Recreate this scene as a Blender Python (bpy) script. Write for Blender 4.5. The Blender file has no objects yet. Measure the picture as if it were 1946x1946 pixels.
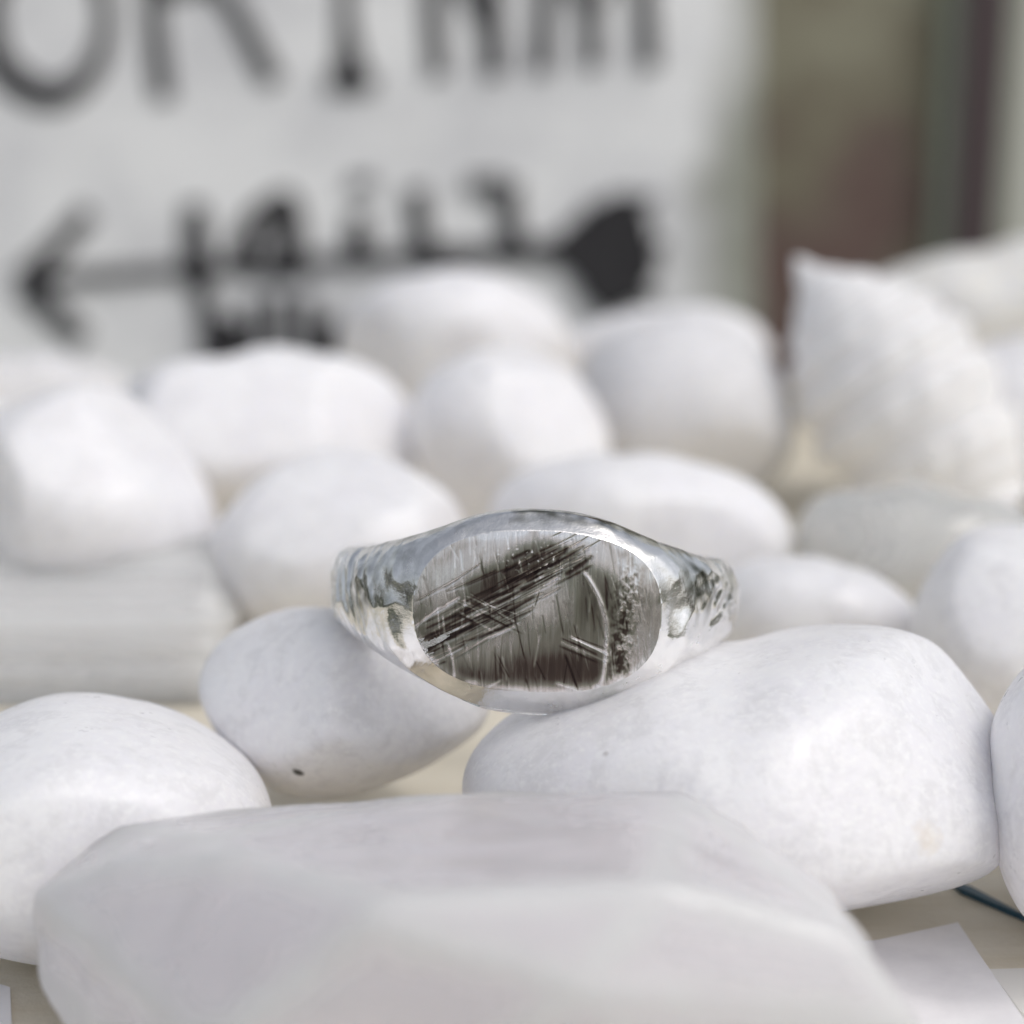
import bpy, bmesh, math
import numpy as np
from mathutils import Vector, Matrix, noise

MM = 0.001                      # everything below is measured in millimetres
scene = bpy.context.scene
col = scene.collection

# ------------------------------------------------------------------ camera
cam_d = bpy.data.cameras.new('camera')
cam = bpy.data.objects.new('camera', cam_d); col.objects.link(cam)
cam.location = (0, -95*MM, 42*MM)
cam.rotation_euler = (math.radians(90-15), 0, 0)
cam_d.sensor_width = 36; cam_d.lens = 18/math.tan(math.radians(15))
cam_d.clip_start = 0.002; cam_d.clip_end = 50
cam_d.dof.use_dof = True; cam_d.dof.focus_distance = 84.8*MM
cam_d.dof.aperture_fstop = cam_d.lens/2.6
scene.camera = cam

# ------------------------------------------------------------------ light
SUN_EL, SUN_AZ = 57, 120         # azimuth: degrees clockwise from +y (away from the camera) towards +x
w = bpy.data.worlds.new('World'); scene.world = w; w.use_nodes = True
nt = w.node_tree; nt.nodes.clear()
sky = nt.nodes.new('ShaderNodeTexSky'); sky.sky_type = 'NISHITA'; sky.sun_disc = False
sky.sun_elevation = math.radians(SUN_EL); sky.sun_rotation = math.radians(SUN_AZ)
sky.air_density = 1.0; sky.dust_density = 4.0; sky.ozone_density = 1.0
hs = nt.nodes.new('ShaderNodeHueSaturation'); hs.inputs['Saturation'].default_value = 0.36
bg = nt.nodes.new('ShaderNodeBackground'); bg.inputs['Strength'].default_value = 0.15
wo = nt.nodes.new('ShaderNodeOutputWorld')
nt.links.new(sky.outputs[0], hs.inputs['Color']); nt.links.new(hs.outputs[0], bg.inputs[0]); nt.links.new(bg.outputs[0], wo.inputs[0])
sun_d = bpy.data.lights.new('sun', 'SUN'); sun_d.energy = 0.5; sun_d.angle = math.radians(10); sun_d.color = (1, .965, .92)
sun = bpy.data.objects.new('sun', sun_d); col.objects.link(sun)
ce, se, a = math.cos(math.radians(SUN_EL)), math.sin(math.radians(SUN_EL)), math.radians(SUN_AZ)
sun.rotation_euler = Vector((-ce*math.sin(a), -ce*math.cos(a), -se)).to_track_quat('-Z', 'Y').to_euler()
sun.location = (0.2, 0.1, 0.4)
vs = scene.view_settings
vs.view_transform = 'Standard'; vs.look = 'None'; vs.gamma = 1; vs.exposure = -0.17; vs.use_curve_mapping = False
scene.cycles.use_denoising = True
scene.cycles.max_bounces = 10; scene.cycles.diffuse_bounces = 6; scene.cycles.glossy_bounces = 4
scene.cycles.transmission_bounces = 8
scene.cycles.sample_clamp_indirect = 6
scene.cycles.use_adaptive_sampling = True; scene.cycles.adaptive_threshold = 0.03
scene.cycles.max_bounces = 14; scene.cycles.diffuse_bounces = 10

# ------------------------------------------------------------------ material helpers
class N:
    def __init__(s, name):
        s.m = bpy.data.materials.new(name); s.m.use_nodes = True
        s.t = s.m.node_tree; s.t.nodes.clear()
        s.out = s.t.nodes.new('ShaderNodeOutputMaterial')
        s.p = s.t.nodes.new('ShaderNodeBsdfPrincipled'); s.t.links.new(s.p.outputs[0], s.out.inputs[0])
        s.co = s.t.nodes.new('ShaderNodeTexCoord').outputs['Object']
    def set(s, **k):
        for a, v in k.items():
            i = s.p.inputs[a.replace('_', ' ')]
            if isinstance(v, bpy.types.NodeSocket): s.t.links.new(v, i)
            else: i.default_value = v
        return s
    def node(s, kind, ins=(), **props):
        n = s.t.nodes.new(kind)
        for a, v in props.items(): setattr(n, a, v)
        for k, v in dict(ins).items():
            if isinstance(v, bpy.types.NodeSocket): s.t.links.new(v, n.inputs[k])
            else: n.inputs[k].default_value = v
        return n
    def map(s, scale=(1, 1, 1), rot=(0, 0, 0), loc=(0, 0, 0), co=None):
        return s.node('ShaderNodeMapping', {'Vector': co or s.co, 'Scale': scale, 'Rotation': rot, 'Location': loc}).outputs[0]
    def noise(s, scale, detail=4, rough=.55, co=None, dist=0.):
        return s.node('ShaderNodeTexNoise', {'Vector': co or s.co, 'Scale': scale, 'Detail': detail, 'Roughness': rough, 'Distortion': dist}).outputs[0]
    def ramp(s, f, stops, interp='LINEAR'):
        r = s.node('ShaderNodeValToRGB', {'Fac': f}); r.color_ramp.interpolation = interp
        e = r.color_ramp.elements
        while len(e) < len(stops): e.new(.5)
        for el, (p, c) in zip(e, stops):
            el.position = p; el.color = (*c, 1) if len(c) == 3 else c
        return r.outputs[0]
    def rng(s, f, a, b, c, d):
        return s.node('ShaderNodeMapRange', {'Value': f, 'From Min': a, 'From Max': b, 'To Min': c, 'To Max': d}).outputs[0]
    def math(s, op, x, y=0.):
        return s.node('ShaderNodeMath', {0: x, 1: y}, operation=op).outputs[0]
    def mix(s, f, a, b, blend='MIX'):
        n = s.node('ShaderNodeMix', data_type='RGBA', blend_type=blend)
        for k, v in ((0, f), (6, a), (7, b)):
            if isinstance(v, bpy.types.NodeSocket): s.t.links.new(v, n.inputs[k])
            else: n.inputs[k].default_value = (*v, 1) if isinstance(v, tuple) and len(v) == 3 else v
        return n.outputs[2]
    def bump(s, h, dist, strength=1., normal=None):
        d = {'Height': h, 'Distance': dist, 'Strength': strength}
        if normal: d['Normal'] = normal
        return s.node('ShaderNodeBump', d).outputs[0]

def stone_material(name, tint=(.93, .925, .94), tint2=(.86, .85, .885), spots=(), sss=.5, rough=.4, warm=(.87, .83, .77)):
    n = N(name)
    big = n.noise(210, 4, .65, dist=.5)
    c = n.mix(n.rng(big, .35, .7, 0, 1), tint, tint2)
    warmf = n.rng(n.noise(95, 2, .5, co=n.map(loc=(.3, .1, .2))), .6, .8, 0, .45)
    c = n.mix(warmf, c, warm)
    mid = n.noise(520, 4, .65, dist=.8)
    c = n.mix(n.rng(mid, .47, .62, 0, .75), c, (.79, .785, .80))
    fine = n.noise(2600, 3, .75)
    c = n.mix(n.rng(fine, .48, .68, 0, .8), c, (.96, .96, .965))
    vor = n.node('ShaderNodeTexVoronoi', {'Vector': n.co, 'Scale': 230}, feature='F1')
    speck = n.math('MULTIPLY', n.rng(vor.outputs['Distance'], .03, .05, 1, 0), n.rng(n.noise(300, 1), .62, .66, 0, .6))
    c = n.mix(speck, c, (.25, .22, .19))
    for (x, y, z, r, k) in spots:
        colr = {'black': (.02, .02, .02), 'yellow': (.62, .42, .14), 'blue': (.42, .46, .6), 'grey': (.5, .5, .53)}[k]
        soft = {'black': (.55, .95), 'yellow': (1.2, .42), 'blue': (1., .8), 'grey': (1., .6)}[k]
        jit = n.mix(.5, n.co, n.co)
        d = n.node('ShaderNodeVectorMath', {0: n.co, 1: (x*MM, y*MM, z*MM)}, operation='DISTANCE').outputs['Value']
        d = n.math('ADD', d, n.math('MULTIPLY', n.math('SUBTRACT', n.noise(900, 3, .7), .5), r*MM*1.6))
        f = n.rng(d, r*MM*(1-soft[0]*.8), r*MM*1.15, soft[1], 0)
        c = n.mix(f, c, colr)
    grain = n.node('ShaderNodeTexVoronoi', {'Vector': n.co, 'Scale': 1700}, feature='F1').outputs['Distance']
    h = n.math('ADD', n.math('MULTIPLY', n.noise(600, 4, .65), .8), n.math('ADD', n.math('MULTIPLY', n.noise(3500, 2, .6), .2), n.math('MULTIPLY', grain, .22)))
    n.set(Base_Color=c, Roughness=n.rng(n.noise(900, 3, .7), .3, .75, rough-.14, rough+.16), Specular_IOR_Level=.45,
          Subsurface_Weight=sss, Subsurface_Radius=(1., .95, .88), Subsurface_Scale=.007, Normal=n.bump(h, .00012, .6))
    return n.m

def quartz_material(name, base, base2, streak, trans=.25, warm=(.62, .58, .38), stain=.12):
    n = N(name)
    veil = n.noise(110, 5, .6, co=n.map(scale=streak), dist=.6)
    c = n.mix(n.rng(veil, .3, .7, 0, 1), base, base2)
    c = n.mix(n.rng(n.noise(140, 3, .6, co=n.map(scale=streak, loc=(.2, .05, .1))), .62, .76, 0, stain), c, warm)
    h = n.math('ADD', n.noise(240, 4, .6, co=n.map(scale=streak)), n.math('MULTIPLY', n.noise(1200, 3, .6, co=n.map(scale=streak)), .2))
    ch = n.math('MULTIPLY', n.node('ShaderNodeAttribute', attribute_name='edge_light').outputs['Fac'], n.rng(n.noise(260, 4, .65), .35, .6, .45, 1))
    c = n.mix(n.math('MULTIPLY', ch, .9), c, (.97, .965, .95))
    n.set(Base_Color=c, Roughness=n.math('ADD', n.rng(veil, .3, .7, .16, .34), n.math('MULTIPLY', ch, .25)), IOR=1.54, Subsurface_Weight=.9, Subsurface_Radius=(1., .95, .95), Subsurface_Scale=.009,
          Transmission_Weight=trans, Normal=n.bump(h, .0004, .35), Coat_Weight=.25, Coat_Roughness=.12)
    return n.m
def plain(name, c, rough=.6, **k):
    n = N(name); n.set(Base_Color=(*c, 1), Roughness=rough, **k); return n.m

# ------------------------------------------------------------------ object helpers
def mesh_obj(name, verts, faces, mat, parent=None, smooth=True, loc=(0, 0, 0)):
    me = bpy.data.meshes.new(name)
    me.from_pydata([tuple(v) for v in (np.asarray(verts, float)*MM)], [], [tuple(int(i) for i in f) for f in faces]); me.update()
    if smooth: me.polygons.foreach_set('use_smooth', [True]*len(me.polygons))
    o = bpy.data.objects.new(name, me); col.objects.link(o)
    me.materials.append(mat); o.location = Vector(loc)*MM
    if parent: o.parent = parent
    return o
def tag(o, label=None, cat=None, group=None, kind=None):
    for k, v in (('label', label), ('category', cat), ('group', group), ('kind', kind)):
        if v: o[k] = v
    return o
def empty(name, loc, rot=(0, 0, 0)):
    o = bpy.data.objects.new(name, None); col.objects.link(o); o.empty_display_size = .003
    o.location = Vector(loc)*MM; o.rotation_euler = rot
    return o
def box(x0, x1, y0, y1, z0, z1):
    v = [(x, y, z) for z in (z0, z1) for y in (y0, y1) for x in (x0, x1)]
    f = [(0, 2, 3, 1), (4, 5, 7, 6), (0, 1, 5, 4), (2, 6, 7, 3), (0, 4, 6, 2), (1, 3, 7, 5)]
    return v, f
def bevel(o, w, seg=2):
    m = o.modifiers.new('bevel', 'BEVEL'); m.width = w*MM; m.segments = seg; m.limit_method = 'ANGLE'; m.angle_limit = math.radians(25)

# ------------------------------------------------------------------ the surface
n = N('ground_cream')
c = n.mix(n.rng(n.noise(60, 4, .6), .3, .7, 0, 1), (.72, .67, .55), (.78, .735, .63))
c = n.mix(n.rng(n.noise(1500, 3, .7), .55, .8, 0, .3), c, (.58, .51, .38))
grn = n.noise(420, 5, .7, co=n.map(scale=(.12, 1, 1), rot=(0, 0, .3)))
c = n.mix(n.rng(grn, .45, .7, 0, .45), c, (.58, .50, .36))
n.set(Base_Color=c, Roughness=.5, Normal=n.bump(n.math('ADD', grn, n.noise(2500, 3)), .00012, .5))
v, f = box(-125, 125, -72, 118, -18, 0)
top = mesh_obj('tabletop', v, f, n.m, smooth=False); bevel(top, 2, 3)
tag(top, kind='structure')
unseen_ground = N('unseen_ground')  # unseen ground added so the silver reflects dark green
unseen_ground.set(Base_Color=unseen_ground.ramp(unseen_ground.noise(9, 5, .7), [(.3, (.05, .06, .035)), (.7, (.12, .13, .08))]), Roughness=.9)
gx, gy = np.meshgrid(np.linspace(-20000, 20000, 21), np.linspace(-20000, 20000, 21))
V = np.stack([gx.ravel(), gy.ravel(), 0*gx.ravel()-720], 1)
Fq = [(j*21+i, j*21+i+1, (j+1)*21+i+1, (j+1)*21+i) for j in range(20) for i in range(20)]
tag(mesh_obj('ground', V, Fq, unseen_ground.m), kind='structure')

# ------------------------------------------------------------------ pebbles
PEBBLES = [
    {'key': 'P1', 'label': 'large white pebble with flat top left of the foreground quartz crystal', 'c': [-18.8, -14.47, 5.68], 'R': [8.14, 8.19, 8.12, 7.91, 7.38, 6.77, 6.28, 5.9, 5.53, 5.21, 5.2, 5.4, 5.61, 5.83, 6.09, 6.55, 7.11, 7.64, 7.96, 7.73, 7.1, 6.55, 6.16, 5.82, 5.63, 5.52, 5.54, 5.73, 5.94, 6.15, 6.37, 6.79, 7.4, 7.85, 7.99, 8.06], 'ax': [[0.9738, 0.2274, -0.0], [-0.0914, 0.3916, 0.9156], [0.2226, -0.9535, 0.203]], 'b': 12, 'sq': 0.85, 'mat': 'marble', 'spots': []},
    {'key': 'P2', 'label': 'white pebble with a small black speck propping up the left of the ring', 'c': [-8.42, -3.92, 7.61], 'R': [7.23, 6.7, 6.35, 6.06, 5.82, 5.65, 5.44, 5.14, 4.87, 4.77, 4.71, 4.65, 4.65, 4.87, 5.19, 5.6, 6.34, 7.13, 7.4, 6.86, 6.25, 5.79, 5.34, 4.95, 4.8, 4.8, 4.81, 4.82, 4.89, 5.2, 5.59, 6.01, 6.55, 7.16, 7.56, 7.61], 'ax': [[0.9957, 0.0921, -0.0], [-0.0324, 0.3504, 0.936], [0.0862, -0.932, 0.3519]], 'b': 8.5, 'sq': 0.9, 'mat': 'marble', 'spots': [(-1.67, -6.96, -0.87, 0.3, 'black'), (-4.27, -6.41, 2.26, 0.12, 'black')]},
    {'key': 'P3', 'label': 'big white pebble with a yellow stain propping up the right of the ring', 'c': [10.08, -12.5, 7.25], 'R': [12.6, 12.35, 11.28, 10.11, 8.96, 8.2, 7.98, 7.83, 7.68, 7.53, 7.41, 7.65, 8.23, 8.84, 9.74, 11.12, 12.4, 12.99, 13.19, 13.34, 13.19, 12.21, 10.82, 9.27, 7.96, 7.06, 6.24, 5.9, 6.07, 6.28, 6.49, 6.7, 6.93, 7.63, 9.26, 11.17], 'ax': [[0.9926, -0.1213, 0.0], [0.0468, 0.3829, 0.9226], [-0.1192, -0.9754, 0.1855]], 'b': 11, 'sq': 0.85, 'mat': 'marble', 'spots': [(7.58, -9.37, 1.21, 0.9, 'yellow'), (7.15, -7.74, 4.58, 0.2, 'yellow')]},
    {'key': 'P4', 'label': 'tall white pebble edge wedged beside the yellow-stained pebble', 'c': [26.24, -14.66, 7.39], 'R': [4.41, 4.49, 4.6, 4.76, 5.11, 5.56, 6.03, 6.53, 6.82, 6.71, 6.52, 6.25, 5.92, 5.59, 5.3, 5.17, 5.13, 5.08, 5.04, 5.0, 4.96, 5.06, 5.45, 5.89, 6.34, 6.71, 6.82, 6.83, 6.81, 6.7, 6.44, 5.98, 5.57, 5.23, 4.88, 4.55], 'ax': [[0.9506, -0.3105, 0.0], [0.1177, 0.3603, 0.9254], [-0.2873, -0.8797, 0.379]], 'b': 10, 'sq': 0.9, 'mat': 'marble', 'spots': []},
    {'key': 'P5', 'label': 'rounded white pebble standing behind the yellow-stained pebble with a lavender side', 'c': [29.22, 8.49, 7.07], 'R': [6.24, 6.39, 6.61, 6.84, 7.02, 7.04, 7.03, 7.01, 6.98, 6.94, 6.89, 6.84, 6.8, 6.74, 6.67, 6.55, 6.43, 6.3, 6.21, 6.18, 6.16, 6.15, 6.15, 6.18, 6.21, 6.25, 6.32, 6.42, 6.52, 6.6, 6.68, 6.64, 6.5, 6.37, 6.29, 6.25], 'ax': [[0.9624, -0.2717, 0.0], [0.0839, 0.2973, 0.9511], [-0.2585, -0.9153, 0.3089]], 'b': 8, 'sq': 0.9, 'mat': 'marble', 'spots': []},
    {'key': 'P6', 'label': 'low flat white pebble tucked right behind the ring', 'c': [18.86, 18.25, 4.89], 'R': [6.89, 6.78, 6.33, 5.83, 5.5, 5.31, 5.14, 4.96, 4.79, 4.61, 4.44, 4.26, 4.22, 4.68, 5.35, 6.03, 6.67, 6.98, 6.83, 6.2, 5.42, 4.86, 4.45, 4.04, 3.71, 3.65, 3.71, 3.76, 3.81, 3.89, 4.21, 4.74, 5.27, 5.84, 6.41, 6.76], 'ax': [[0.9864, -0.1643, 0.0], [0.0505, 0.3034, 0.9515], [-0.1563, -0.9386, 0.3076]], 'b': 7, 'sq': 0.9, 'mat': 'marble', 'spots': []},
    {'key': 'P8', 'label': 'rounded white pebble with a pinkish end behind the top of the ring', 'c': [8.78, 31.24, 7.01], 'R': [10.46, 9.88, 8.84, 7.72, 7.1, 7.02, 7.0, 6.98, 6.95, 6.93, 6.91, 6.89, 6.87, 6.85, 7.16, 8.41, 9.86, 10.6, 10.4, 9.63, 8.48, 7.46, 6.68, 5.98, 5.6, 5.46, 5.34, 5.22, 5.12, 5.33, 5.9, 6.51, 7.21, 8.34, 9.62, 10.42], 'ax': [[0.9976, -0.0693, 0.0], [0.0185, 0.2659, 0.9638], [-0.0668, -0.9615, 0.2665]], 'b': 9, 'sq': 0.9, 'mat': 'marble', 'spots': []},
    {'key': 'P9', 'label': 'large white pebble behind the left shoulder of the ring', 'c': [-11.57, 27.11, 7.04], 'R': [8.77, 9.18, 9.02, 8.69, 8.12, 7.48, 6.86, 6.58, 6.65, 6.74, 6.82, 6.91, 7.01, 7.27, 7.84, 8.48, 9.06, 9.3, 9.23, 8.86, 8.3, 7.67, 7.17, 6.91, 6.7, 6.57, 6.51, 6.46, 6.42, 6.4, 6.48, 6.67, 6.89, 7.19, 7.53, 8.01], 'ax': [[0.9955, 0.0943, -0.0], [-0.0259, 0.2729, 0.9617], [0.0907, -0.9574, 0.2741]], 'b': 10, 'sq': 0.9, 'mat': 'marble', 'spots': []},
    {'key': 'P10', 'label': 'bright white egg-shaped pebble above the banded crystal slab', 'c': [-29.98, 31.92, 9.53], 'R': [10.0, 9.98, 9.96, 9.95, 9.94, 9.92, 9.86, 9.71, 9.54, 9.37, 9.25, 9.55, 10.19, 10.81, 11.08, 10.89, 10.35, 9.63, 8.87, 8.31, 7.9, 7.55, 7.49, 7.56, 7.58, 7.5, 7.38, 7.23, 7.06, 6.99, 7.13, 7.34, 7.65, 8.41, 9.39, 9.95], 'ax': [[0.9732, 0.2299, -0.0], [-0.0555, 0.2351, 0.9704], [0.2231, -0.9444, 0.2416]], 'b': 12, 'sq': 0.9, 'mat': 'marble', 'spots': []},
    {'key': 'P11', 'label': 'long blocky white pebble between the egg-shaped pebble and the sign', 'c': [-19.96, 53.44, 8.69], 'R': [12.72, 12.37, 11.62, 10.54, 9.47, 8.43, 7.43, 7.04, 7.49, 8.07, 8.66, 9.25, 9.83, 10.42, 11.0, 11.68, 12.61, 13.01, 12.76, 12.15, 11.31, 10.29, 9.15, 8.03, 7.46, 7.24, 7.05, 6.85, 6.66, 6.51, 6.99, 8.05, 9.14, 10.38, 11.92, 12.67], 'ax': [[0.9911, 0.1333, -0.0], [-0.0289, 0.2152, 0.9761], [0.1301, -0.9674, 0.2171]], 'b': 9, 'sq': 0.75, 'mat': 'marble', 'spots': []},
    {'key': 'P12', 'label': 'domed white pebble perched in front of the painted arrow', 'c': [-5.39, 88.99, 10.01], 'R': [11.54, 11.69, 11.7, 11.34, 10.78, 10.23, 9.88, 9.89, 9.96, 10.03, 10.1, 10.18, 10.26, 10.59, 11.25, 11.94, 12.18, 11.86, 11.33, 10.55, 9.75, 9.03, 8.34, 7.83, 7.44, 7.09, 6.97, 7.02, 7.08, 7.15, 7.47, 8.12, 8.82, 9.59, 10.48, 11.17], 'ax': [[0.9996, 0.0293, -0.0], [-0.005, 0.1712, 0.9852], [0.0289, -0.9848, 0.1712]], 'b': 10, 'sq': 0.9, 'mat': 'marble', 'spots': []},
    {'key': 'P13', 'label': 'bluish white pebble with a grey blemish below the domed pebble', 'c': [-0.36, 52.52, 9.13], 'R': [7.82, 7.69, 7.63, 7.85, 8.21, 8.54, 8.76, 8.93, 9.09, 9.2, 9.27, 9.34, 9.38, 9.23, 8.95, 8.67, 8.42, 8.19, 7.96, 7.72, 7.48, 7.25, 7.06, 6.88, 6.75, 6.7, 6.68, 6.66, 6.71, 6.86, 7.01, 7.2, 7.45, 7.71, 7.85, 7.89], 'ax': [[1.0, 0.0024, -0.0], [-0.0005, 0.2175, 0.9761], [0.0024, -0.9761, 0.2175]], 'b': 8, 'sq': 0.9, 'mat': 'marble', 'spots': [(2.02, -6.27, 4.57, 1.1, 'blue'), (-1.9, -5.3, 5.75, 0.7, 'grey')]},
    {'key': 'P14', 'label': 'grey translucent tumbled stone between the bluish pebble and the seashell', 'c': [14.85, 65.66, 7.95], 'R': [9.49, 9.43, 9.35, 9.21, 9.04, 8.79, 8.49, 8.18, 7.87, 7.65, 7.84, 8.28, 8.74, 9.2, 9.63, 10.03, 10.09, 9.69, 9.26, 8.97, 8.7, 8.47, 8.37, 8.32, 8.28, 8.25, 8.25, 8.24, 8.26, 8.46, 8.8, 9.13, 9.38, 9.53, 9.59, 9.55], 'ax': [[0.9958, -0.0921, 0.0], [0.019, 0.2056, 0.9784], [-0.0901, -0.9743, 0.2065]], 'b': 10, 'sq': 0.9, 'mat': 'grey', 'spots': []},
    {'key': 'P7', 'label': 'flat clear greenish quartz stone lying below the seashell', 'c': [28.12, 30.82, 5.41], 'R': [8.9, 8.7, 8.05, 7.14, 6.44, 6.05, 5.71, 5.37, 5.03, 4.69, 4.5, 4.8, 5.25, 5.69, 6.14, 6.58, 7.08, 7.77, 8.5, 8.57, 7.92, 7.1, 6.2, 5.29, 4.61, 4.56, 4.7, 4.85, 4.99, 5.13, 5.27, 5.52, 6.34, 7.54, 8.46, 8.86], 'ax': [[0.9759, -0.2182, 0.0], [0.0596, 0.2665, 0.962], [-0.2099, -0.9388, 0.273]], 'b': 9, 'sq': 0.9, 'mat': 'glass', 'spots': []},
    {'key': 'P16', 'label': 'brilliant white pebble at the open end of the seashell', 'c': [44.94, 64.36, 6.95], 'R': [7.62, 7.51, 7.4, 7.21, 6.97, 6.74, 6.64, 6.68, 6.72, 6.77, 6.81, 6.86, 6.93, 7.14, 7.44, 7.75, 7.99, 8.04, 8.05, 8.06, 8.05, 8.0, 7.92, 7.84, 7.76, 7.72, 7.75, 7.8, 7.86, 7.93, 8.08, 8.25, 8.28, 8.1, 7.89, 7.73], 'ax': [[0.9625, -0.2714, 0.0], [0.0562, 0.1993, 0.9783], [-0.2655, -0.9416, 0.2071]], 'b': 9, 'sq': 0.9, 'mat': 'marble', 'spots': []},
    {'key': 'P17', 'label': 'wide cream stone with a sloping top behind the seashell', 'c': [51.05, 99.08, 9.05], 'R': [18.33, 16.2, 13.94, 12.58, 11.28, 9.98, 8.68, 7.37, 6.13, 5.89, 7.14, 8.64, 10.13, 11.63, 13.13, 14.63, 16.12, 17.56, 18.79, 18.75, 17.55, 16.21, 14.64, 12.97, 11.48, 10.65, 10.12, 9.59, 9.07, 8.75, 9.33, 10.33, 11.35, 12.75, 14.95, 17.16], 'ax': [[0.9671, -0.2544, 0.0], [0.0412, 0.1567, 0.9868], [-0.251, -0.9543, 0.162]], 'b': 12, 'sq': 0.8, 'mat': 'cream', 'spots': []},
    {'key': 'P18', 'label': 'added grey stone standing for dim shading at the sign foot by the arrowhead', 'c': [-47.75, 91.4, 3.57], 'R': [10.29, 7.56, 4.41, 3.76, 4.02, 4.29, 4.57, 4.84, 5.12, 5.39, 5.66, 5.94, 6.21, 6.49, 6.76, 7.03, 7.31, 8.06, 10.18, 9.86, 8.23, 6.62, 5.77, 5.51, 5.27, 5.04, 4.81, 4.57, 4.37, 4.55, 5.11, 5.7, 6.28, 6.91, 8.14, 9.96], 'ax': [[0.9687, 0.2481, -0.0], [-0.0486, 0.1897, 0.9806], [0.2433, -0.95, 0.1959]], 'b': 8, 'sq': 0.9, 'mat': 'grey', 'spots': []},  # added stone, its dim grey stands for shading at the sign foot
    {'key': 'P19', 'label': 'small white pebble peeking out left of the egg-shaped pebble', 'c': [-42.48, 51.33, 8.54], 'R': [4.67, 5.2, 5.78, 6.35, 6.93, 7.51, 8.08, 8.57, 8.69, 8.66, 8.6, 8.26, 7.58, 6.84, 6.11, 5.39, 4.96, 4.79, 4.63, 4.48, 4.31, 4.1, 3.87, 3.65, 3.46, 3.32, 3.18, 3.04, 2.9, 2.79, 2.91, 3.18, 3.46, 3.74, 4.02, 4.3], 'ax': [[0.9603, 0.2788, -0.0], [-0.0598, 0.206, 0.9767], [0.2723, -0.938, 0.2145]], 'b': 7, 'sq': 0.9, 'mat': 'marble', 'spots': []},
    {'key': 'P20', 'label': 'half hidden white pebble between grey stone and sign', 'c': [15.12, 94.43, 7.15], 'R': [10.9, 10.72, 10.11, 9.24, 8.16, 7.08, 6.16, 6.07, 6.45, 6.84, 7.24, 7.63, 8.02, 8.42, 8.81, 9.27, 9.97, 10.74, 11.08, 10.83, 10.18, 9.05, 8.0, 7.2, 6.46, 5.72, 5.06, 4.93, 5.21, 5.5, 5.8, 6.1, 6.61, 7.69, 8.91, 10.07], 'ax': [[0.9968, -0.0796, 0.0], [0.0144, 0.1798, 0.9836], [-0.0783, -0.9805, 0.1804]], 'b': 7, 'sq': 0.9, 'mat': 'marble', 'spots': []},
]
bm = bmesh.new(); bmesh.ops.create_icosphere(bm, subdivisions=6, radius=1)
ICO = np.array([v.co[:] for v in bm.verts]); ICO /= np.linalg.norm(ICO, axis=1)[:, None]
ICOF = [[v.index for v in f.verts] for f in bm.faces]; bm.free()
MATS = {'marble': stone_material('white_marble'),
        'cream': stone_material('cream_stone', (.90, .885, .83), (.85, .83, .77)),
        'glass': quartz_material('clear_quartz', (.84, .845, .83), (.77, .775, .76), (1, 1, 1), .4, stain=.1),
        'grey': stone_material('grey_stone', (.74, .735, .75), (.64, .64, .655), rough=.62, sss=.7)}
def pebble(d, seed):
    R = np.array(d['R']); g = np.linspace(-math.pi, math.pi, len(R), endpoint=False)
    gf = np.linspace(-math.pi, math.pi, 360, endpoint=False)
    Rf = np.interp(gf, np.append(g, math.pi), np.append(R, R[0]))
    for _ in range(3): Rf = np.convolve(np.concatenate([Rf[-6:], Rf, Rf[:6]]), np.hanning(15)[1:-1]/np.hanning(15).sum(), 'valid')
    u = ICO; th = np.arctan2(u[:, 1], u[:, 0]); rho = np.hypot(u[:, 0], u[:, 1])
    Rt = np.interp(th, np.append(gf, math.pi), np.append(Rf, Rf[0]))
    m, c2, s2 = R.mean(), 2*np.mean(R*np.cos(2*g)), 2*np.mean(R*np.sin(2*g))
    Re = m+c2*np.cos(2*th)+s2*np.sin(2*th)
    Rm = (Re+(Rt-Re)*rho**2)*rho**d['sq']
    p = np.stack([np.cos(th)*Rm, np.sin(th)*Rm, u[:, 2]*d['b']], 1)
    off = Vector((seed*7.3, seed*3.1, seed*1.7))
    nz = np.array([noise.noise(Vector(q)*1.3+off)*.6+noise.noise(Vector(q)*2.6+off)*.42+noise.noise(Vector(q)*6.5+off)*.08 for q in u])
    p *= (1+d.get('amp', .055)*nz*(1-.5*rho**4))[:, None]
    rg = np.random.default_rng(seed*13+5)
    for _ in range(11):                  # tumbled flats
        nv = rg.normal(size=3); nv /= np.linalg.norm(nv)
        if abs(nv[2]) < .3: continue
        t = p @ nv; hmax = t.max(); cut = hmax*rg.uniform(.81, .93); kk = .035*hmax
        dd = t-cut; p = p-np.outer(.5*(dd+np.sqrt(dd*dd+kk*kk))*.9, nv)
    ax = np.array(d['ax']); P = p @ ax
    mat = MATS[d['mat']] if not d['spots'] else stone_material('white_marble_marked', spots=d['spots'])
    o = mesh_obj('pebble' if d['mat'] not in ('grey', 'glass') else 'tumbled_stone', P, ICOF, mat, loc=d['c'])
    return tag(o, d['label'], 'pebble' if d['mat'] not in ('grey', 'glass') else 'stone', 'stones around the ring')
for i, d in enumerate(PEBBLES):
    if 'long blocky' in d['label']: d['amp'] = .018
    pebble(d, i+1)

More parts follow.
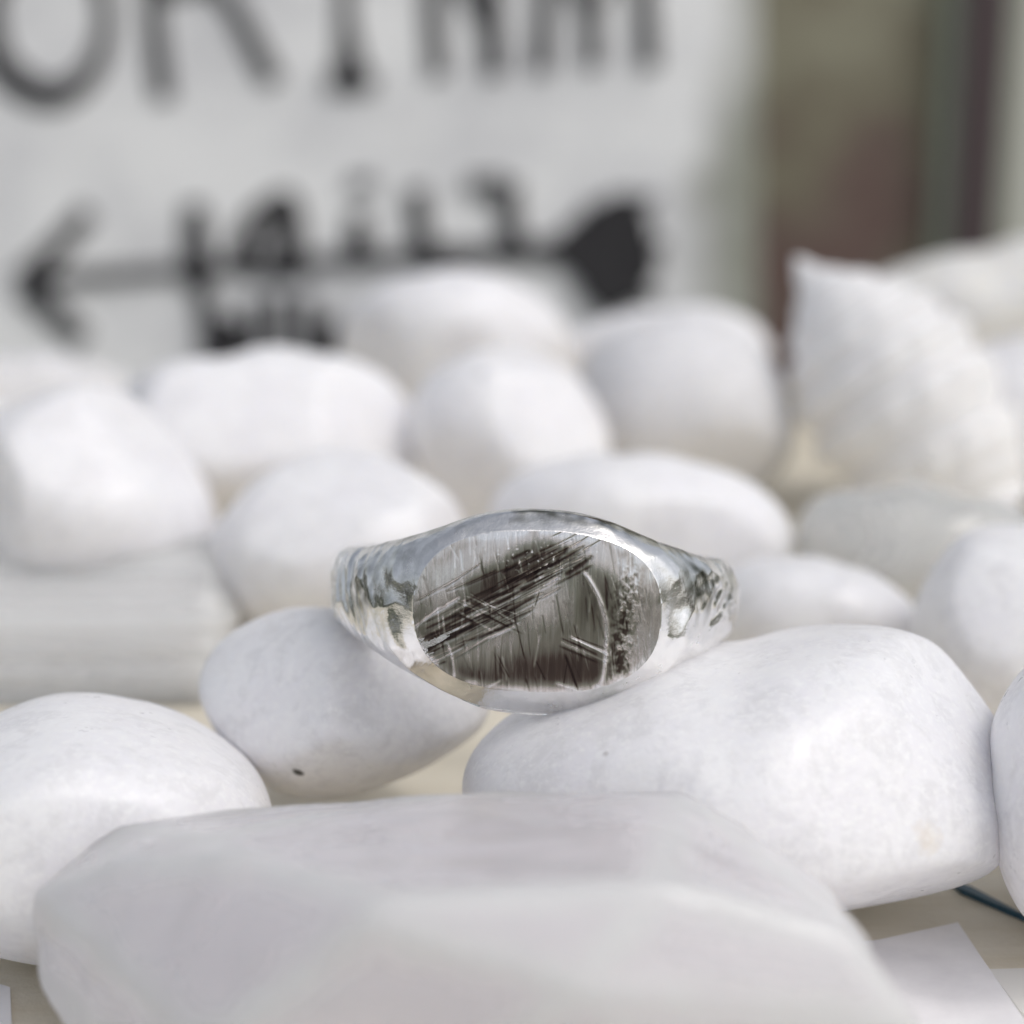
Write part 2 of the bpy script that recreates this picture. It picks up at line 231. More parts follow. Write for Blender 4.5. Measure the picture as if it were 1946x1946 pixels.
# ------------------------------------------------------------------ signet ring
n = N('cast_silver')
rough = n.rng(n.noise(700, 4, .7), .3, .75, .08, .34)
h = n.math('ADD', n.math('MULTIPLY', n.noise(500, 5, .65), .8), n.math('MULTIPLY', n.noise(1900, 3, .6, co=n.map(scale=(1, 1, .25))), .35))
tarn = n.rng(n.noise(330, 4, .65), .52, .72, 0, 1)
tn = n.node('ShaderNodeAttribute', attribute_name='dark_reflection').outputs['Fac']
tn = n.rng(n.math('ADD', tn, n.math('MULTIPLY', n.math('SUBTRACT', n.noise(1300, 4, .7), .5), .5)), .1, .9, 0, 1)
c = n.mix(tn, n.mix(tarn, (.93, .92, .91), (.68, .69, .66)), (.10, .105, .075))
n.set(Base_Color=c, Metallic=1., Roughness=rough, Normal=n.bump(h, .00022, .28))
SILVER = n.m
n = N('oxidised_silver_with_reflections')
att = n.node('ShaderNodeAttribute', attribute_name='wear_reflection').outputs['Fac']
fine = n.noise(900, 4, .7, co=n.map(scale=(6, 1, .35)))
f = n.math('ADD', att, n.math('MULTIPLY', n.math('SUBTRACT', fine, .5), .35))
c = n.ramp(f, [(0., (.030, .021, .020)), (.25, (.095, .072, .060)), (.5, (.31, .30, .245)), (.75, (.74, .68, .64)), (1., (.97, .95, .94))])
n.set(Base_Color=c, Metallic=1., Roughness=n.rng(f, 0, 1, .38, .2), Anisotropic=.4, Normal=n.bump(fine, .00006, .5))
FACE = n.m

RIN, FACE_Y, EDGE = 9.4, 11.6, .7
def smooth_curve(kx, ky):
    g = np.linspace(-180, 180, 1441)
    v = np.interp(np.abs(g), kx, ky); k = np.hanning(61); k /= k.sum()
    return g, np.convolve(np.concatenate([v[-31:-1], v, v[1:31]]), k, 'valid')
HG, HV = smooth_curve([0, 8, 15, 22, 29, 37, 45, 54, 62, 75, 90, 130, 180], [5.35, 5.3, 5.1, 4.75, 4.2, 3.7, 3.3, 2.9, 2.6, 2.35, 2.1, 1.45, 1.1])
TG, TV = smooth_curve([0, 15, 22, 28, 32, 38, 46, 60, 75, 90, 130, 180], [3.9, 4.1, 4.3, 4.25, 3.95, 3.35, 2.85, 2.25, 1.95, 1.8, 1.55, 1.4])
OA, OB, OZ, ON = 6.2, 4.15, .28, 2.5        # the face: a blunt oval set a little high on the head
def oval(x, z): return ((np.abs(x)/OA)**ON+(np.abs(z-OZ)/OB)**ON)**(1/ON)-1
def uncut(phi, z):
    H = np.interp(np.degrees(phi), HG, HV); T = np.interp(np.degrees(phi), TG, TV)
    lowr = np.asarray(z) < 0                    # the lower bevel is the wider one
    s = np.clip(np.abs(z)/H*np.where(lowr, 1.04, 1.), 0, 1)
    return RIN+EDGE+(T-EDGE)*np.sqrt(np.maximum(0, 1-s**np.where(lowr, 2.5, 2.1)))
ring = empty('signet_ring', (0, 0, 0))
NP_, NO, NI = 900, 130, 20
phis = np.linspace(-math.pi, math.pi, NP_, endpoint=False)
so = np.sin(np.linspace(-math.pi/2, math.pi/2, NO))
V = []; REFL = []
for ph in phis:
    H = float(np.interp(math.degrees(ph), HG, HV))
    z = so*H; r = uncut(np.full(NO, ph), z)
    cp = math.cos(ph); front = max(0., cp)
    if cp > .35:
        q = r*cp; k = .32
        hh = np.clip(.5+.5*(FACE_Y-q)/k, 0, 1)
        q2 = FACE_Y*(1-hh)+q*hh-k*hh*(1-hh)
        d_ = np.maximum(0, oval(q2*math.tan(ph), z))*OB
        qc = FACE_Y-.05-(1.05+.1*np.tanh((z-OZ)/1.5))*d_-.12*d_**2; k = .12
        hh = np.clip(.5+.5*(qc-q2)/k, 0, 1); q2 = np.where(d_ > 0, qc*(1-hh)+q2*hh-k*hh*(1-hh), q2)
        cutw = np.clip((q-q2)/.25, 0, 1)*np.exp(-(d_/.5)**2); r = np.maximum(q2/cp, RIN+EDGE*.9)
    else: cutw = np.zeros(NO)
    x, y = np.sin(ph)*r, -np.cos(ph)*r
    a = np.array([noise.noise(Vector((x[i]*.45, y[i]*.45, z[i]*.45))) for i in range(NO)])
    b = np.array([noise.noise(Vector((x[i]*1.6+9, y[i]*1.6, z[i]*1.3))) for i in range(NO)])
    vo = np.array([noise.voronoi(Vector((x[i]*.42+3, y[i]*.42, z[i]*.5)))[0][0] for i in range(NO)])
    dr = (a*.08+b*.03+.30*(np.minimum(vo, .9)**2-.2))*(1-cutw)
    # file strokes raked over the left shoulder, flatter ones on the right
    lf = math.exp(-((math.degrees(ph)+62)/17)**2); rf = math.exp(-((math.degrees(ph)-58)/15)**2)
    g1 = np.array([noise.noise(Vector((math.degrees(ph)*.42+z[i]*1.1, z[i]*.22, 3.))) for i in range(NO)])
    g2 = np.array([noise.noise(Vector((math.degrees(ph)*.16-z[i]*.5, z[i]*1.5, 8.))) for i in range(NO)])
    dr += (1-cutw)*(lf*(g1*.16)+rf*g2*.12)
    r = r+dr
    rim = .12
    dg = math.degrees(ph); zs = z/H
    tz = .32*np.exp(-((dg+42)/20)**2)*np.clip(zs*3+.6, 0, 1)+.95*np.exp(-((dg-44)/9)**2)*np.exp(-((zs-.45)/.45)**2)  # dark zones painted on shoulders and top rim as reflected greenery
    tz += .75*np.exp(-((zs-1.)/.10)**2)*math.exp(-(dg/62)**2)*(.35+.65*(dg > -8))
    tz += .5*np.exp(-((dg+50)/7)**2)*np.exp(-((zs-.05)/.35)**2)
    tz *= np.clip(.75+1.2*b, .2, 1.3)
    REFL += list(tz)+[.25]*(NI+2)
    pr = [(r[i], z[i]) for i in range(NO)]
    inn = [(RIN+.12*math.cos(t)**2*0, zz) for t, zz in zip(np.linspace(0, 1, NI), np.linspace(H-rim, -H+rim, NI))]
    wob = .05*noise.noise(Vector((math.degrees(ph)*.05, 1, 1)))
    pr.append((RIN+.35, H+.03+wob)); pr += inn; pr.append((RIN+.35, -H-.03-wob))
    V += [(math.sin(ph)*q, -math.cos(ph)*q, zz) for q, zz in pr]
M = NO+NI+2
Fq = [(i*M+j, ((i+1) % NP_)*M+j, ((i+1) % NP_)*M+(j+1) % M, i*M+(j+1) % M) for i in range(NP_) for j in range(M)]
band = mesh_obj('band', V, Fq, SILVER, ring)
at = band.data.attributes.new('dark_reflection', 'FLOAT', 'POINT'); at.data.foreach_set('value', np.clip(np.array(REFL), 0, 1).astype(np.float32))
# the engraved-flat face: an oval plate whose outline is where the head is cut
NT, NR = 680, 190
ts = np.linspace(0, 2*math.pi, NT, endpoint=False)
edge = ((np.abs(np.cos(ts))/OA)**ON+(np.abs(np.sin(ts))/OB)**ON)**(-1/ON)
edge = edge*.99+.05*np.array([noise.noise(Vector((math.cos(t)*2.5, math.sin(t)*2.5, 5))) for t in ts])
rr = np.linspace(0, 1, NR)
U = (rr[:, None]*edge*np.cos(ts)).ravel(); Vv = (rr[:, None]*edge*np.sin(ts)).ravel()+OZ; RR = np.repeat(rr, NT)
# worn, scratched and tarnished areas mixed with painted reflections: (u, v, ru, rv, angle, amount) in millimetres on the face
wear_reflection = np.full(len(U), .43)
def px(x, y): return (x-1010)*.0269, -(y-1163)*.0275
def blob(x, y, rx, ry, ang, amt):
    global wear_reflection
    cu, cv = px(x, y); a = math.radians(ang); du, dv = U-cu, Vv-cv
    p = (du*math.cos(a)+dv*math.sin(a))/(rx*.0269); q = (-du*math.sin(a)+dv*math.cos(a))/(ry*.0269)
    wear_reflection += amt*np.exp(-(p*p+q*q)**1.5)
blob(905, 1045, 90, 34, 30, .42); blob(830, 1110, 45, 48, 60, .42); blob(820, 1170, 40, 25, 60, .25)
blob(1110, 1035, 120, 26, -28, .42); blob(1190, 1110, 40, 60, 10, .22); blob(1000, 1010, 120, 16, 0, .2)
blob(880, 1150, 150, 46, 26, -.17); blob(990, 1060, 110, 34, 26, -.15); blob(800, 1215, 60, 45, 30, -.15)
blob(1030, 1130, 46, 60, -78, .36); blob(960, 1185, 45, 50, -70, .12); blob(900, 1225, 80, 34, 5, .12)
blob(1095, 1120, 40, 55, 80, -.16); blob(1060, 1262, 150, 44, 0, -.3); blob(880, 1285, 80, 30, -15, -.2)
blob(1165, 1140, 24, 80, 10, -.12); blob(1160, 1210, 18, 60, 0, -.1); blob(1205, 1220, 34, 70, 0, .42); blob(1180, 1275, 50, 18, 12, .3)
blob(1000, 1326, 225, 36, 2, .7); blob(880, 1310, 60, 14, -20, .3); blob(1120, 1312, 90, 16, 14, .35)  # bright bottom crescent paints the reflection of the crystal in front
hgt = np.zeros(len(U))
def stroke(x0, y0, x1, y1, w_, amt, depth=.0, curve=0.):
    global wear_reflection, hgt
    a = np.array(px(x0, y0)); b = np.array(px(x1, y1)); d = b-a; L = np.hypot(*d); d /= L
    t = ((U-a[0])*d[0]+(Vv-a[1])*d[1])/L; s = -(U-a[0])*d[1]+(Vv-a[1])*d[0]
    s = s-curve*4*t*(1-t)
    e = np.exp(-(s/(w_*.0269))**2)*np.clip(np.minimum(t, 1-t)*8, 0, 1)*((t > 0) & (t < 1))
    wear_reflection += amt*e; hgt -= depth*e
rs = np.random.default_rng(11)
for _ in range(150):     # long rake from lower left to upper right
    x, y = rs.uniform(770, 1040), 0
    y = 1235-(x-770)*.62+rs.normal(0, 30); L = rs.uniform(25, 130); an = math.radians(rs.normal(29, 3))
    stroke(x, y, x+L*math.cos(an), y-L*math.sin(an), rs.uniform(.8, 3.2), rs.choice([-.3, -.26, -.2, -.16, .26, .16]), .02)
for _ in range(22):     # short rake running down to the right
    x, y = rs.uniform(850, 910), rs.uniform(1120, 1165)
    if rs.random() < .5: x, y = rs.uniform(1040, 1080), rs.uniform(1180, 1215)
    L = rs.uniform(30, 95); an = math.radians(rs.normal(-24, 4))
    stroke(x, y, x+L*math.cos(an), y-L*math.sin(an), rs.uniform(1., 2.4), rs.choice([.3, .22, -.25]), .01)
for _ in range(280):    # near-vertical brushing
    x, y = rs.uniform(765, 1245), rs.uniform(990, 1300); L = rs.uniform(25, 90); an = math.radians(rs.normal(-82, 8))
    stroke(x, y, x+L*math.cos(an), y-L*math.sin(an), rs.uniform(.8, 2.2), rs.normal(0, .15), .008)
stroke(1085, 1068, 1140, 1212, 4.6, .65, -.04, .42); stroke(1138, 1195, 1130, 1290, 4.8, .65, -.04, .12); stroke(1132, 1285, 1122, 1300, 7, .4, -.02)  # raised bright crescent, coloured as the edge of a reflection
stroke(845, 1215, 860, 1285, 2.5, .45, -.02, .1); stroke(1045, 1283, 1110, 1304, 4, .4, -.02); stroke(905, 1310, 950, 1280, 3, .3, -.01)
stroke(1055, 1085, 1110, 1045, 4, -.4, .03); stroke(1040, 1060, 1062, 1030, 4, -.3, .02); stroke(985, 1095, 1010, 1085, 5, -.3, .02); stroke(940, 1165, 1008, 1118, 4.5, -.4, .03); stroke(975, 1115, 1003, 1096, 4, -.35, .03)
pit = np.array([noise.noise(Vector((u*3.2, v*2.6, 1.)))+.6*noise.noise(Vector((u*7.5, v*6., 4.))) for u, v in zip(U, Vv)])
cu, cv = px(1172, 1165)
msk = np.exp(-((U-cu-.06*(Vv-cv))/.62)**2-((Vv-cv)/3.1)**4)      # pitted casting skin right of the bright crescent
wear_reflection += msk*np.clip(pit*.9, -.3, .35); hgt += msk*pit*.02
cu, cv = px(1025, 1055)
msk = np.exp(-((U-cu)/2.2)**2-((Vv-cv)/.75)**2); sp = np.clip(np.array([noise.noise(Vector((u*6.5, v*6.5, 9.))) for u, v in zip(U, Vv)])-.38, 0, 1)
wear_reflection += msk*sp*3.2                                                # sparkles painted as bright flecks
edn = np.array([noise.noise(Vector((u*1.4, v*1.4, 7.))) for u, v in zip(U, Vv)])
wear_reflection += np.clip(.28+.5*edn, 0, .6)*np.exp(-((1-RR)/.055)**2)          # border rubbed bright
wear_reflection = np.clip(.10+.86*wear_reflection, .02, 1)
lowf = np.array([noise.noise(Vector((u*.5, v*.35, 2.)))*.05+noise.noise(Vector((u*2.5, v*.8, 6.)))*.012 for u, v in zip(U, Vv)])
Yf = -(FACE_Y+.012+.22*(1-RR**2))-hgt*1-lowf*(1-RR**6)
Vf = np.stack([U, Yf, Vv], 1)
Ff = [(j*NT+i, (j+1)*NT+i, (j+1)*NT+(i+1) % NT, j*NT+(i+1) % NT) for j in range(1, NR-1) for i in range(NT)]
Ff = [f[::-1] for f in Ff] + [(0, NT+(i+1) % NT, NT+i)[::-1] for i in range(NT)]
face = mesh_obj('signet_face', Vf, Ff, FACE, ring)
at = face.data.attributes.new('wear_reflection', 'FLOAT', 'POINT'); at.data.foreach_set('value', wear_reflection.astype(np.float32))
face['label'] = 'scratched tarnished flat oval face with painted reflections'
rot = Matrix.Rotation(math.radians(2), 3, 'Y') @ Matrix.Rotation(math.radians(-10), 3, 'X')
ring.rotation_euler = rot.to_euler()
ring.scale = (.886, .868, .868)
ring.location = (Vector((1.12, -14.95, 15.75))-rot @ Vector((0, -FACE_Y*.868, 0)))*MM
tag(ring, 'rough cast silver signet ring with a blank scratched oval face lying across two pebbles', 'ring')

# ------------------------------------------------------------------ quartz crystals
def crystal(name, pts, mat, cuts, amp, seed, planes=(), lam=0.):
    bm = bmesh.new()
    for p in pts: bm.verts.new(Vector(p)*MM)
    r = bmesh.ops.convex_hull(bm, input=bm.verts[:])
    bmesh.ops.delete(bm, geom=[v for v in bm.verts if not v.link_faces], context='VERTS')
    for pc, pn in planes:
        g_ = bmesh.ops.bisect_plane(bm, geom=bm.verts[:]+bm.edges[:]+bm.faces[:], plane_co=Vector(pc)*MM, plane_no=Vector(pn), clear_outer=True)
        bmesh.ops.edgeloop_fill(bm, edges=[e for e in g_['geom_cut'] if isinstance(e, bmesh.types.BMEdge)])
    bmesh.ops.dissolve_limit(bm, angle_limit=math.radians(4), verts=bm.verts[:], edges=bm.edges[:])
    segs = np.array([[e.verts[0].co[:], e.verts[1].co[:]] for e in bm.edges])/MM
    bmesh.ops.triangulate(bm, faces=bm.faces[:])
    for _ in range(cuts):
        le = [e for e in bm.edges if e.calc_length() > .55*MM]
        bmesh.ops.subdivide_edges(bm, edges=le, cuts=1)
        bmesh.ops.triangulate(bm, faces=[f for f in bm.faces if len(f.verts) > 4])
    bm.verts.ensure_lookup_table()
    for _ in range(1): bmesh.ops.smooth_vert(bm, verts=bm.verts[:], factor=.5, use_axis_x=True, use_axis_y=True, use_axis_z=True)
    bm.normal_update()
    co = np.array([v.co[:] for v in bm.verts])/MM; dmin = np.full(len(co), 1e9)
    for a_, b_ in segs:
        ab = b_-a_; t_ = np.clip((co-a_) @ ab/max(ab @ ab, 1e-9), 0, 1)
        dmin = np.minimum(dmin, np.linalg.norm(co-a_-t_[:, None]*ab, axis=1))
    edge_light = np.exp(-(dmin/.8)**2)  # crystal edges painted whiter for light caught along them
    for v in bm.verts:
        q = v.co/MM
        d = noise.noise(Vector((q.x*.12+seed, q.y*.5, q.z*.5)))*.6+noise.noise(Vector((q.x*.4, q.y*.9+seed, q.z*.9)))*.3
        if lam: d += lam*noise.noise(Vector((q.x*.03, q.z*2.6+q.y*.35+seed, 0)))+lam*.6*noise.noise(Vector((q.x*.05+4, q.z*6.1+q.y*1.1, 2)))
        v.co += v.normal*d*amp*MM
    me = bpy.data.meshes.new(name); bm.to_mesh(me); bm.free()
    me.polygons.foreach_set('use_smooth', [True]*len(me.polygons))
    o = bpy.data.objects.new(name, me); col.objects.link(o); me.materials.append(mat)
    at_ = me.attributes.new('edge_light', 'FLOAT', 'POINT'); at_.data.foreach_set('value', edge_light.astype(np.float32))
    return o
Q1 = quartz_material('milky_quartz', (.90, .865, .895), (.865, .83, .86), (.35, 1, 1), .25, stain=0.)
o = crystal('quartz_crystal', [(-16.4, -21.8, 9), (-9.8, -23, 10), (-2.3, -22.9, 11), (7, -22.8, 11), (-19.2, -25, 7.5), (-19, -26, 4), (-15.2, -29, 10), (-11.6, -28, 11.3),
    (-7.3, -37.5, 13.4), (-11.6, -35.5, 9.5), (4.9, -37.5, 14), (11.2, -37.2, 12), (13.6, -38.1, 9), (-10.8, -37.5, 6), (2.3, -39.5, 11.2), (9.4, -25.9, 10.6), (12.1, -29.5, 9.6),
    (-16, -25, .1), (-10, -38, .1), (13, -39, .1), (14, -30, .1), (6, -25.5, .1)], Q1, 5, .32, 3., [((-11.4, -32.0, 10.4), (-.62, -.42, .66))])
tag(o, 'large milky quartz crystal point with a diamond-shaped facet lying in front of the ring', 'crystal')
Q2 = quartz_material('banded_selenite', (.94, .93, .925), (.89, .875, .865), (.12, 1, 1.6), .22, (.50, .46, .26), .6)
o = crystal('quartz_slab', [(x, y, z) for x, e in ((-62, 0), (-18.6, 1)) for y, z in ((15.2, .1), (17.2, 5.0), (21.5, 7.6), (26, 7.8), (28, .1))] +
    [(-17.2, 18.5, 4.5), (-17.4, 24, 3)], Q2, 5, .3, 8., lam=1.6)
tag(o, 'long pale crystal slab with horizontal bands and olive streaks under the egg-shaped pebble', 'crystal')

# ------------------------------------------------------------------ seashell
n = N('shell_white')
ban = n.noise(300, 3, .6, co=n.map(scale=(1, 1, 2)))
n.set(Base_Color=n.mix(n.rng(ban, .35, .7, 0, 1), (.91, .905, .90), (.85, .845, .855)), Roughness=.38, Subsurface_Weight=.3, Subsurface_Radius=(1, .9, .85), Subsurface_Scale=.001,
      Normal=n.bump(n.noise(900, 3), .0001, .4))
NU, NV = 260, 200
SL = 27.
ks = np.array([0, .5, 1.2, 2, 3.2, 5, 8, 11, 14.5, 18, 21, 24, 27]); kr = np.array([.05, .55, .95, 1.3, 2.5, 4.4, 6.5, 7.7, 8.1, 7.8, 7.0, 5.9, 4.2])
Vs = []
for i in range(NU):
    sx = SL*i/(NU-1)
    for j in range(NV):
        th = 2*math.pi*j/NV
        tau = math.log(1+sx/3.)/math.log(1.28)-th/(2*math.pi); fr_ = tau % 1.; whorl = math.floor(tau)
        b_ = float(np.interp(sx+.35*math.sin(th), ks, kr))
        prof = .90+.12*math.sin(math.pi*min(1, fr_**.55)) if sx > 2 else 1
        rib = 1+.018*math.cos(13*th+1.1*sx)*math.exp(-((fr_-.3)/.25)**2)*(sx > 3)+.022*math.sin(tau*2*math.pi*3)*(sx > 3)
        r_ = b_*prof*rib
        Vs.append((r_*math.cos(th), r_*math.sin(th), -sx))
Fs = [(i*NV+j, (i+1)*NV+j, (i+1)*NV+(j+1) % NV, i*NV+(j+1) % NV) for i in range(NU-1) for j in range(NV)]
Fs.append(tuple(range(NV))); Fs.append(tuple((NU-1)*NV+j for j in range(NV))[::-1])
shell = mesh_obj('seashell', Vs, Fs, n.m)
axis = Vector((24.8, 65, 21.1))-Vector((38.5, 58, 3.5))
shell.rotation_euler = axis.to_track_quat('Z', 'Y').to_euler(); shell.location = Vector((23.6, 65, 21.0))*MM
tag(shell, 'white spiral seashell with its pointed tip up leaning among the stones', 'seashell')

# ------------------------------------------------------------------ painted sign
SIGN = [
    ('letter_o', [([(-93.12, 40.21), (-92.49, 33.46), (-90.14, 29.83), (-86.59, 27.1), (-82.44, 26.09), (-78.13, 27.74), (-74.61, 32.1), (-72.88, 37.97), (-73.24, 44.67), (-77.23, 50.43), (-83.08, 52.19), (-88.77, 49.54), (-92.34, 44.67), (-93.12, 40.21)], [3.47, 4.9, 5.51, 5.31, 5.1, 4.29, 3.47, 3.06, 3.06, 3.06, 3.06, 3.06, 3.27, 3.47])]),
    ('letter_r', [([(-64.4, 55.25), (-64.53, 45.56), (-63.86, 36.62), (-62.55, 25.27)], [3.47, 3.47, 3.67, 3.47]), ([(-64.4, 55.25), (-55.44, 55.25), (-51.04, 50.87), (-53.98, 46.45), (-64.2, 44.67)], [3.06, 3.06, 3.06, 3.06, 3.06]), ([(-53.98, 46.45), (-50.01, 42.0), (-46.1, 34.82), (-42.79, 28.28)], [3.06, 3.27, 3.67, 3.47])]),
    ('letter_i', [([(-29.82, 55.25), (-29.71, 40.21), (-29.21, 33.91), (-29.05, 28.47)], [2.86, 3.06, 4.49, 6.74]), ([(-33.07, 28.28), (-24.66, 28.28)], [3.47, 3.47])]),
    ('letter_n', [([(-14.09, 55.25), (-14.07, 40.21), (-13.25, 29.38)], [3.47, 3.67, 3.27]), ([(-14.09, 55.25), (-3.81, 36.62)], [2.45, 2.45]), ([(-3.75, 55.25), (-3.7, 42.0), (-3.17, 29.56)], [3.47, 4.08, 3.88])]),
    ('letter_m', [([(6.77, 55.25), (5.92, 42.0), (5.22, 30.11)], [3.47, 3.67, 3.67]), ([(6.77, 55.25), (13.5, 42.0), (14.36, 31.01)], [3.06, 3.67, 3.27]), ([(14.25, 40.21), (22.78, 55.25)], [2.04, 2.04]), ([(22.78, 55.25), (23.85, 42.0), (24.61, 31.01)], [3.47, 3.67, 3.27])]),
    ('arrowhead', [([(-76.14, 5.46), (-81.76, -0.9), (-87.93, -7.61)], [3.47, 3.67, 5.51]), ([(-87.93, -7.61), (-83.4, -11.96), (-77.18, -17.6)], [5.51, 4.29, 3.88])]),
    ('arrow_shaft', [([(-84.05, -6.93), (-59.03, -5.21), (-25.45, -3.29), (3.25, -1.95), (11.85, -1.38)], [2.45, 2.65, 2.86, 4.08, 6.12])]),
    ('small_letter_l', [([(-56.98, 6.68), (-56.76, -1.38), (-56.25, -7.61)], [3.88, 5.1, 6.33]), ([(-56.25, -7.61), (-54.59, -13.9), (-51.54, -14.87)], [3.06, 3.06, 4.08])]),
    ('small_letter_a', [([(-48.97, -5.21), (-46.78, 2.43), (-42.36, 6.68), (-40.01, 5.74), (-40.05, -5.21)], [5.31, 4.49, 4.08, 4.49, 6.12]), ([(-47.49, -4.25), (-36.97, -4.73)], [4.49, 4.49])]),
    ('small_letter_i', [([(-27.07, 11.38), (-26.83, 9.22)], [4.49, 4.49]), ([(-27.57, 5.27), (-27.39, -4.25)], [3.06, 5.72])]),
    ('small_letter_u', [([(-17.15, 9.5), (-16.3, 1.48), (-14.44, -2.81), (-10.14, -3.29), (-7.74, -1.38)], [4.08, 3.88, 5.31, 5.72, 4.49])]),
    ('small_letter_n', [([(-8.15, 9.79), (-1.04, 10.16)], [3.47, 3.47]), ([(-0.76, 10.44), (-0.38, 3.38), (0.86, -1.86)], [4.49, 3.88, 4.9])]),
    ('fletching', [([(8.03, -1.57), (11.37, -1.57), (14.72, -1.76), (18.54, -1.76), (22.36, -1.38), (25.03, -1.19)], [5.1, 11.23, 16.84, 20.41, 19.39, 11.23]), ([(17.49, 5.27), (23.65, 6.68)], [5.1, 4.08]), ([(15.74, -7.13), (19.18, -13.12)], [9.19, 4.49]), ([(22.75, 3.38), (25.12, -6.17)], [4.08, 3.06]), ([(21.3, 5.27), (26.0, 7.91)], [2.45, 1.02]), ([(21.52, -8.57), (25.99, -11.18)], [3.06, 1.02]), ([(14.66, 3.38), (13.68, 6.68)], [4.08, 1.22]), ([(23.79, -1.38), (27.31, -0.62)], [5.1, 1.43])]),
    ('tassel', [([(-51.5, -13.9), (-51.36, -17.8), (-51.61, -24.18)], [5.72, 6.74, 6.74]), ([(-54.43, -10.02), (-55.18, -23.69)], [2.25, 2.25]), ([(-46.74, -10.02), (-46.26, -24.18)], [2.04, 2.04]), ([(-41.91, -9.54), (-41.89, -24.18)], [3.06, 3.06]), ([(-36.64, -10.02), (-36.54, -24.18)], [2.65, 2.65]), ([(-32.41, -13.9), (-32.85, -24.18)], [3.47, 3.47])]),
]
sign = empty('painted_sign', (-20, 250, 0), (math.radians(-13), 0, 0))
n = N('sign_whitewash')
c = n.mix(n.rng(n.noise(26, 5, .6, co=n.map(scale=(1, 1, 1.5))), .42, .62, 0, 1), (.97, .97, .965), (.74, .74, .755))
c = n.mix(n.rng(n.noise(28, 3, .6, co=n.map(loc=(.4, 0, .2))), .6, .75, 0, .35), c, (.70, .69, .66))
edge_ = n.node('ShaderNodeSeparateXYZ', {'Vector': n.co}).outputs
dirt = n.math('ADD', n.rng(edge_[0], .047, .066, 0, 1.05), n.math('MULTIPLY', n.math('SUBTRACT', n.noise(30, 4, .65), .5), 1.3))
dirt = n.math('ADD', dirt, n.rng(edge_[2], .03, -.02, -.1, .25))
c = n.mix(n.rng(dirt, .32, .95, 0, .9), c, (.27, .275, .21))
n.set(Base_Color=c, Roughness=.6, Normal=n.bump(n.noise(300, 4, .6, co=n.map(scale=(.3, 1, 2))), .0006, .5))
v, f = box(-160, 64.6, .02, 12, -727, 110); bo = mesh_obj('board', v, f, n.m, sign, smooth=False); bevel(bo, .6)
ink = N('charcoal_paint'); ink.set(Base_Color=(.018, .016, .018, 1), Roughness=.55, Normal=ink.bump(ink.noise(900, 3), .0002, .5)); INK = ink.m
def ribbon(name, paths, parent, ox):
    V, Fc = [], []
    for k, (pts, ws) in enumerate(paths):
        P_ = np.array(pts, float); W_ = np.array(ws, float)
        if len(P_) == 2: P_ = np.vstack([P_[0], P_.mean(0), P_[1]]); W_ = np.array([W_[0], W_.mean(), W_[1]])
        nn = len(P_); s = np.linspace(0, nn-1, nn*10)
        def cr(A):
            out = []
            for t in s:
                i = min(int(t), nn-2); u = t-i
                a, b, c_, d = A[max(i-1, 0)], A[i], A[i+1], A[min(i+2, nn-1)]
                out.append(.5*((2*b)+(-a+c_)*u+(2*a-5*b+4*c_-d)*u*u+(-a+3*b-3*c_+d)*u**3))
            return np.array(out)
        Q, Wd = cr(P_), np.maximum(.3, cr(W_))
        T_ = np.gradient(Q, axis=0); T_ /= np.linalg.norm(T_, axis=1)[:, None]+1e-9; Nn = np.stack([-T_[:, 1], T_[:, 0]], 1)
        b0 = len(V); d = -.6-.08*k
        for q, nv_, wd in zip(Q, Nn, Wd):
            l, r_ = q+nv_*wd/2, q-nv_*wd/2
            V += [(l[0]-ox, .3, l[1]), (l[0]-ox, d, l[1]), (r_[0]-ox, d, r_[1]), (r_[0]-ox, .3, r_[1])]
        m = len(Q)
        for i in range(m-1):
            for j in range(4):
                Fc.append((b0+i*4+j, b0+i*4+(j+1) % 4, b0+(i+1)*4+(j+1) % 4, b0+(i+1)*4+j))
        Fc += [(b0, b0+3, b0+2, b0+1), tuple(b0+(m-1)*4+j for j in range(4))]
    return mesh_obj(name, V, Fc, INK, parent, smooth=False)
for k, (nm, paths) in enumerate(SIGN):
    kind = 'small_painted_letter' if nm.startswith('small') else 'painted_letter' if nm.startswith('letter') else nm
    o = ribbon(kind, paths, sign, -20); o.location.y = -.05*k*MM
    if 'letter' in nm: o['label'] = ('small ' if nm.startswith('small') else 'large cut-off ')+'charcoal letter '+nm[-1].upper()
tag(sign, 'weathered white sign board hand painted with charcoal letters and an arrow', 'sign')

# ------------------------------------------------------------------ what stands behind
n = N('mossy_panel')
a_ = n.noise(18, 4, .55, co=n.map(loc=(.35, .1, .0)))
c = n.ramp(a_, [(.36, (.19, .11, .10)), (.46, (.22, .16, .135)), (.54, (.28, .25, .18)), (.66, (.42, .40, .30))])
n.set(Base_Color=c, Roughness=.75, Normal=n.bump(n.noise(120, 4), .001, .6))
pan = empty('backdrop_panel', (66, 282, 0))
v, f = box(-60, 17.5, 0, 6, -720, 150); mesh_obj('panel_board', v, f, n.m, pan, smooth=False)
tag(pan, 'dark mottled green and brown panel standing behind the sign edge', 'panel')
fr = empty('post_frame', (89.5, 280, 0))
dk = plain('post_dark', (.10, .072, .075), .6); gl = plain('post_grey_green', (.36, .39, .32), .5); pl = plain('pale_trim', (.52, .53, .45), .6)
v, f = box(-4.4, 4.1, -4, 4, -720, 150); mesh_obj('post', v, f, dk, fr, smooth=False)
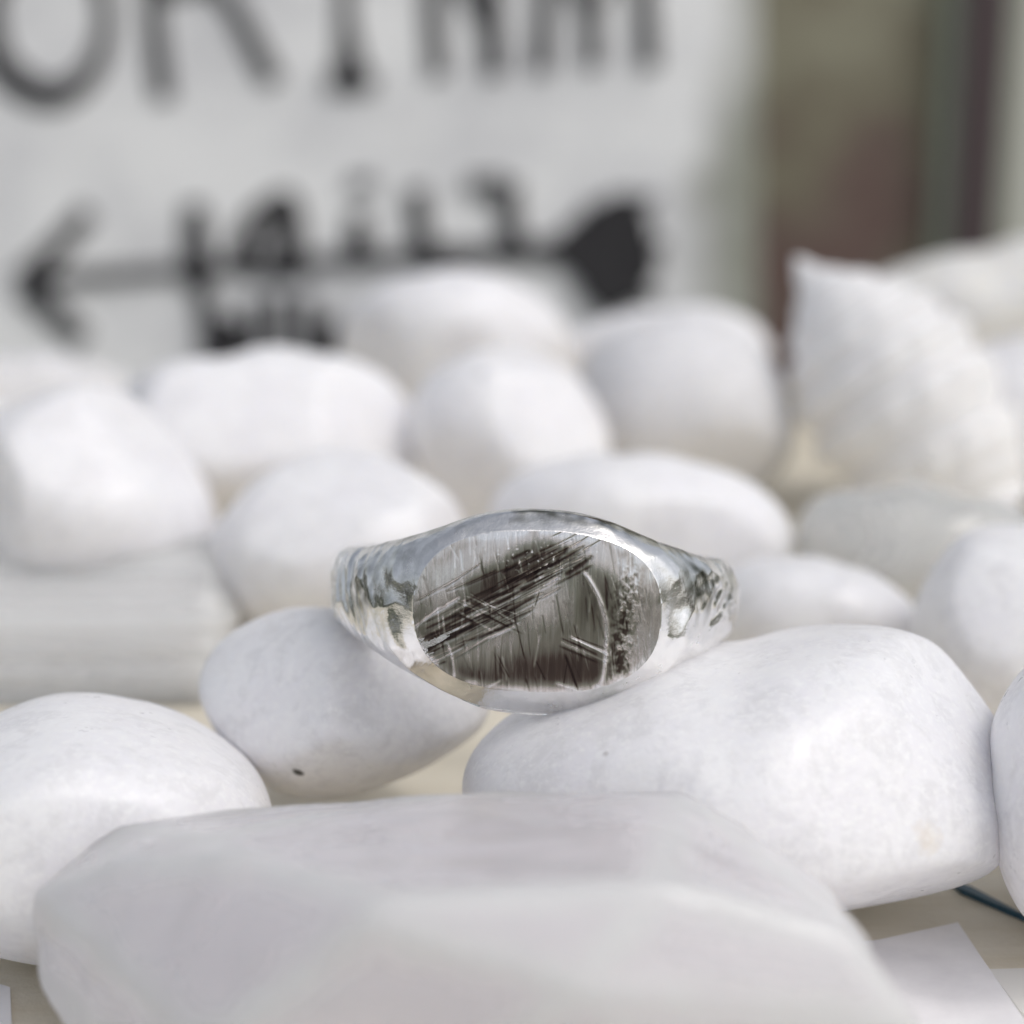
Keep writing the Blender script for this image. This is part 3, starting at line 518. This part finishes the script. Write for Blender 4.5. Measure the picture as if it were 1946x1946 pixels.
v, f = box(-7.7, -4.42, -2, 4, -720, 150); mesh_obj('side_trim', v, f, gl, fr, smooth=False)
v, f = box(4.12, 8.4, -3, 4, -720, 150); mesh_obj('side_trim', v, f, pl, fr, smooth=False)
v, f = box(8.42, 60, -2, 4, -720, 150); mesh_obj('pale_panel', v, f, plain('pale_panel', (.8, .79, .72), .6), fr, smooth=False)
tag(fr, 'dark upright post with pale trim beside the mottled panel', 'post')

# ------------------------------------------------------------------ added pale patches and a card sliver on the surface
pale_patch = N('patch_white'); pale_patch.set(Base_Color=pale_patch.mix(pale_patch.rng(pale_patch.noise(400, 4, .6), .4, .7, 0, 1), (.93, .92, .935), (.84, .83, .85)), Roughness=.4)
def card(name, poly, z, th, mat, label, cat):
    k = len(poly)
    V = [(x, y, z) for x, y in poly]+[(x, y, z+th) for x, y in poly]
    F_ = [tuple(range(k))[::-1], tuple(range(k, 2*k))]+[(i, (i+1) % k, k+(i+1) % k, k+i) for i in range(k)]
    return tag(mesh_obj(name, V, F_, mat, smooth=False), label, cat)
card('sunlit_patch', [(10, -16.8), (16.9, -15.2), (20.9, -13.5), (21.2, -17.0), (22.6, -31), (8, -32)], .02, .25, pale_patch.m, 'added white patch with a sharp corner standing for sunlit ground under the quartz crystal', 'pale_patch')  # added flat piece, coloured white where sun falls on the ground
card('sunlit_strip', [(21.35, -17.8), (32, -17.2), (32, -32), (23, -32)], .02, .15, plain('patch_grey', (.80, .79, .76), .4), 'added greyish strip standing for lit ground beside the sharp-cornered patch', 'pale_patch')  # added pale piece in place of a lit band of ground
card('blue_card', [(21.5, -9.0), (22.4, -9.9), (24.3, -13.0), (24.22, -13.05), (21.8, -10.1)], .02, .3, plain('blue_print', (.03, .09, .14), .4), 'dark blue sliver of card under the tall pebble', 'card')
card('fragment_patch', [(-40, -19), (-24.5, -18.2), (-22.0, -19.5), (-18, -34), (-40, -34)], .02, .2, pale_patch.m, 'added white patch standing for a glassy fragment below the flat-topped pebble', 'pale_patch')  # added flat piece in place of a glassy crystal fragment
